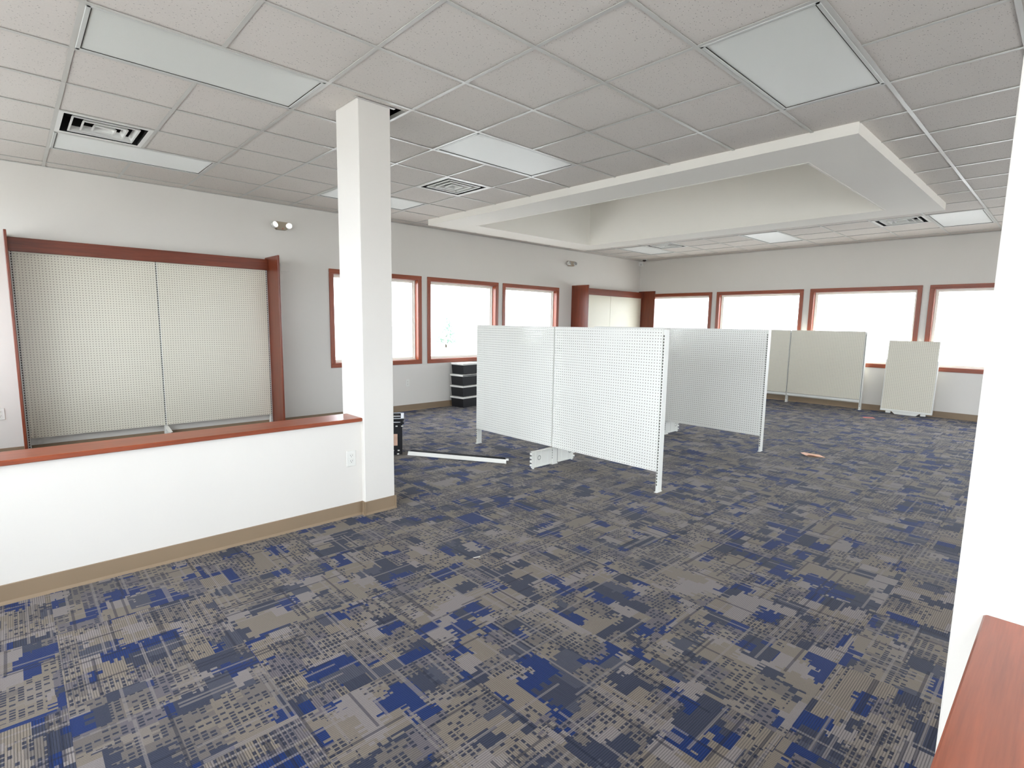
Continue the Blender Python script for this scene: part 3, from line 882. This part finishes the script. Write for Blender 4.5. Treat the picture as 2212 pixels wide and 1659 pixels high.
# wall units with cherry ends
def wall_unit(ya, yb, zt, depth, label, bays, mat, holes=True):
    """unit on the left wall between end panels at ya and yb"""
    t_ = thing('wall_display_unit', (XL + depth / 2, (ya + yb) / 2, 0), label, 'display unit')
    e = 0.022
    for y in (ya, yb - e):
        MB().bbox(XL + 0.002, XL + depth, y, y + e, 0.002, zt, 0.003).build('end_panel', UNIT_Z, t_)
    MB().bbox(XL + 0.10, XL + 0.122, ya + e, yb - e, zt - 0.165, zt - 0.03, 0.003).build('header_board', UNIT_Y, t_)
    n = bays; span = (yb - ya - 2 * e)
    xf = XL + 0.085                                             # front of the panels
    ys = [ya + e + 0.018 + (span - 0.036) * k / n for k in range(n + 1)]
    for y in ys: upright(t_, y, XL + 0.02, XL + 0.078, zt - 0.10, 0.03, True, slots=holes)
    for a, b in zip(ys[:-1], ys[1:]):
        g_ = 0.009 if holes else 0.0025
        if holes: peg_panel('pegboard_panel', t_, mat, xf, a + g_, 0.185, b - a - 2 * g_, zt - 0.12 - 0.185, math.pi / 2)
        if holes:
            MB().box(XL + 0.002, xf - 0.002, a + 0.016, b - 0.016, zt - 0.128, zt - 0.123).build('top_rail', WHITE_METAL, t_)  # strips added above and below to keep the cavity behind dark
            MB().box(XL + 0.002, xf - 0.002, a + 0.016, b - 0.016, 0.187, 0.191).build('bottom_rail', WHITE_METAL, t_)
        else: MB().bbox(xf - 0.012, xf, a + g_, b - g_, 0.185, zt - 0.12, 0.002).build('back_panel', mat, t_)
    return t_, ys


u1, ys = wall_unit(-0.345, 2.128, 2.212, 0.45, 'large cherry-ended pegboard wall unit behind the left half wall', 2, PEG_CREAM)
# sloping foot on the middle upright
mb = MB()
yb_ = ys[1]
mb.prism([(XL + 0.06, 0.0), (XL + 0.40, 0.0), (XL + 0.40, 0.05), (XL + 0.31, 0.135), (XL + 0.06, 0.175)], lambda p, k: (p[0], yb_ + (0.003, -0.003)[k], p[1]))
mb.prism([(XL + 0.06, 0.171), (XL + 0.31, 0.131), (XL + 0.31, 0.137), (XL + 0.06, 0.177)], lambda p, k: (p[0], yb_ + (0.02, -0.02)[k], p[1]))
mb.build('base_bracket', WHITE_METAL, u1)
wall_unit(8.19, YF - 0.004, 2.212, 0.44, 'cherry-ended display unit in the far left corner', 2, CREAM, holes=False)

# ------------------------------------------------------------------ loose things on the floor
BIN_LAB = ['black bin with white lid at the bottom of the stack by the left wall', 'black bin with white lid, second from the floor in the stack', 'black bin with white lid, third from the floor in the stack', 'topmost black bin with broad white lid under the window']
BH = 0.187
for k in range(4):
    dx, dy, ang = ((0, 0, 8), (0.0, -0.004, 8), (0.004, -0.012, 7), (0.002, 0.004, 8))[k]
    z0 = k * BH + 0.0012
    t_ = thing('storage_bin', (-2.935 + dx, 5.09 + dy, z0), BIN_LAB[k], 'storage bin', 'stack of black bins')
    t_.rotation_euler = (0, 0, math.radians(ang))
    def b_part(name, mb, mat, parent=None):
        me = mb.mesh(name); me.materials.append(mat)
        o = bpy.data.objects.new(name, me); COL.objects.link(o); o.parent = parent or t_
        return o
    x0, x1, y0, y1 = -0.272, 0.0, 0.0, 0.40
    b = MB()
    b.prism([(x0, y0), (x1, y0), (x1, y1), (x0, y1)], lambda p, q: (p[0] * (0.96, 1)[q], p[1] + (0.2 - p[1]) * (0.04, 0)[q], (0.006, BH - 0.03)[q]))
    b_part('tub', b, BLACK)
    for (px, py) in ((x0 + 0.04, 0.03), (x1 - 0.04, 0.03), (x1 - 0.04, y1 - 0.03), (x0 + 0.04, y1 - 0.03)):
        b_part('foot', MB().lathe([(0.008, 0), (0.008, 0.008)], Matrix.Translation((px, py, 0)), 10), PLASTIC_W)
    ov = 0.024 if k < 3 else 0.014
    lid = b_part('lid', MB().bbox(x0 - 0.004, x1 + ov, y0 - ov, y1 + 0.005, BH - 0.031, BH - 0.001, 0.003), PLASTIC_W)
    if k == 2:
        b_part('side_groove', MB().box(x1 + ov - 0.001, x1 + ov + 0.0008, y0 - ov + 0.01, y1 - 0.01, BH - 0.024, BH - 0.009), BLACK, lid)

# black crate behind the pillar
t_ = thing('plastic_crate', (-0.828, 2.614, 0), 'black crate with a label, half hidden behind the left pillar', 'crate')
t_.rotation_euler = (0, 0, math.radians(58))
def c_part(name, mb, mat):
    me = mb.mesh(name); me.materials.append(mat)
    o = bpy.data.objects.new(name, me); COL.objects.link(o); o.parent = t_
    return o
cx0, cx1, cy0, cy1 = -0.34, 0.0, 0.0, 0.34
c = MB()
for (x, y) in ((cx0, cy0), (cx1 - 0.03, cy0), (cx0, cy1 - 0.03), (cx1 - 0.03, cy1 - 0.03)): c.bbox(x, x + 0.03, y, y + 0.03, 0.012, 0.36, 0.003)
c.box(cx0 + 0.006, cx1 - 0.006, cy0 + 0.008, cy0 + 0.014, 0.03, 0.36).box(cx0 + 0.006, cx1 - 0.006, cy1 - 0.014, cy1 - 0.008, 0.03, 0.36)
c.box(cx0 + 0.008, cx0 + 0.014, cy0 + 0.01, cy1 - 0.01, 0.03, 0.36).box(cx1 - 0.014, cx1 - 0.008, cy0 + 0.01, cy1 - 0.01, 0.03, 0.36)
c.box(cx0 + 0.01, cx1 - 0.01, cy0 + 0.01, cy1 - 0.01, 0.02, 0.03)
c_part('body', c, BLACK)
for z in (0.345, 0.385):
    r = MB()
    r.bbox(cx0 - 0.02, cx1 + 0.02, cy0 - 0.02, cy0 + 0.015, z, z + 0.02, 0.003).bbox(cx0 - 0.02, cx1 + 0.02, cy1 - 0.015, cy1 + 0.02, z, z + 0.02, 0.003)
    r.bbox(cx0 - 0.02, cx0 + 0.015, cy0, cy1, z, z + 0.02, 0.003).bbox(cx1 - 0.015, cx1 + 0.02, cy0, cy1, z, z + 0.02, 0.003)
    for (x, y) in ((cx0, cy0), (cx1 - 0.02, cy0), (cx0, cy1 - 0.02), (cx1 - 0.02, cy1 - 0.02)): r.box(x, x + 0.02, y, y + 0.02, z - 0.03, z + 0.005)
    c_part('rim', r, BLACK)
for k in range(5):
    for zz in (0.014, 0.052, 0.315):
        xx = cx0 + 0.05 + k * 0.058 + zz * 0.15
        c_part('clip', MB().bbox(xx, xx + 0.022, cy0 - 0.004, cy0 + 0.009, zz, zz + 0.011, 0.002), PLASTIC_W)
c_part('label', MB().box(cx0 + 0.215, cx1 - 0.05, cy0 + 0.004, cy0 + 0.0079, 0.11, 0.235), simple('label_paper', (0.62, 0.40, 0.30), 0.6, 0.3, 0.35, 14.0))
# white rail lying on the carpet
p0, p1 = Vector((-0.80, 2.66, 0)), Vector((0.135, 3.235, 0))
d = (p1 - p0).normalized(); L = (p1 - p0).length; ang = math.atan2(d.y, d.x)
rail = thing('shelf_rail', p0, 'long white and black metal rail lying on the carpet by the pillar', 'metal rail')
rail.rotation_euler = (0, 0, ang)
def r_part(name, mb, mat):
    me = mb.mesh(name); me.materials.append(mat)
    o = bpy.data.objects.new(name, me); COL.objects.link(o); o.parent = rail
r_part('front_face', MB().prism([(0, 0.004), (0.004, 0.002), (0.022, 0.040), (0.018, 0.042)], lambda p, k: ((L, 0)[k], p[0], p[1])), PLASTIC_W)
r_part('back_channel', MB().prism([(0.006, 0.001), (0.075, 0.001), (0.075, 0.047), (0.024, 0.047)], lambda p, k: ((L - 0.03, 0.02)[k], p[0] + 0.001, p[1])), simple('matte_black', (0.008, 0.008, 0.009), 0.85, 0.15))
r_part('end_hook', MB().bbox(L - 0.004, L + 0.022, 0.018, 0.03, 0.03, 0.05, 0.002).bbox(L - 0.012, L + 0.004, -0.006, 0.008, 0.001, 0.014, 0.002), PLASTIC_W)
# folded orange leaflet and red card
lf = thing('leaflet', (2.09, 6.11, 0), 'folded orange leaflet lying open on the carpet', 'leaflet')
lf.rotation_euler = (0, 0, math.radians(44))
def sheet(name, parent, pts, mat, th=0.0012):
    mb = MB(); n = len(pts)
    mb.prism(pts, lambda p, k: (p[0], (-0.065, 0.065)[k], p[1]))
    me = mb.mesh(name); me.materials.append(mat)
    o = bpy.data.objects.new(name, me); COL.objects.link(o); o.parent = parent
    return o
OR = simple('orange_print', (0.72, 0.27, 0.07), 0.35, 0.5, 0.35, 16.0)
sheet('front_leaf', lf, [(-0.105, 0.020), (-0.065, 0.027), (0.0, 0.015), (0.105, 0.0022), (0.105, 0.0008), (0.0, 0.0135), (-0.065, 0.0255), (-0.105, 0.0185)][::-1], OR)
sheet('back_leaf', lf, [(-0.07, 0.0012), (0.104, 0.0006), (0.104, 0.0002), (-0.07, 0.0002)][::-1], simple('leaflet_inside', (0.55, 0.45, 0.36), 0.6))
rc = MB().box(-0.075, 0.075, -0.05, 0.05, 0.0008, 0.003).build('paper_card', simple('red_card', (0.62, 0.12, 0.10), 0.45), None, (0, 0, 0.0008))
rc.location = (1.80, 9.66, 0.0008); rc.rotation_euler = (0, 0, 0.5)
tag(rc, 'small flat red card on the carpet near the far wall', 'card')
ps = MB().box(-0.022, 0.022, -0.003, 0.003, 0.0006, 0.002).build('paper_scrap', PLASTIC_W, None, (0, 0, 0.0006))
ps.location = (1.62, 1.62, 0.0006); ps.rotation_euler = (0, 0, 1.2)
tag(ps, 'tiny white sliver of paper on the carpet in the foreground', 'scrap')

# ------------------------------------------------------------------ outdoors
o = MB().box(-150, 150, -150, 150, -0.6, -0.26).build('ground', CONCRETE, None, (0, 0, -0.6))
tag(o, 'pale paving and ground outside the windows', 'ground', kind='structure')
tr = thing('tree', (-25.0, 21.0, -0.26), 'pale green young tree outside the left wall windows', 'tree')
LEAF = simple('leaf_green', (0.30, 0.44, 0.34), 0.6, 0.3, 0.4, 3.0)
MB().lathe([(0.07, 0), (0.06, 0.6), (0.03, 1.2), (0.012, 1.9)], Matrix.Translation((-25, 21.0, -0.26)), 10).build('trunk', simple('bark', (0.10, 0.08, 0.06), 0.9), tr)
lv = MB()
for k in range(1500):
    h = random.random() ** 1.5
    z = 0.0 + 1.75 * h
    rr = (0.62 * (1 - h) ** 0.7 + 0.16) * math.sqrt(random.random())
    a = random.random() * 2 * math.pi
    c = Vector((-25 + rr * math.cos(a), 21.0 + rr * math.sin(a), z))
    q1 = Vector((random.gauss(0, 1), random.gauss(0, 1), random.gauss(0, 1))).normalized() * 0.085
    q2 = q1.orthogonal().normalized() * 0.05
    lv.quad(tuple(c - q1), tuple(c - q2 * 0.8), tuple(c + q1), tuple(c + q2 * 0.8))
lv.build('foliage', LEAF, tr)
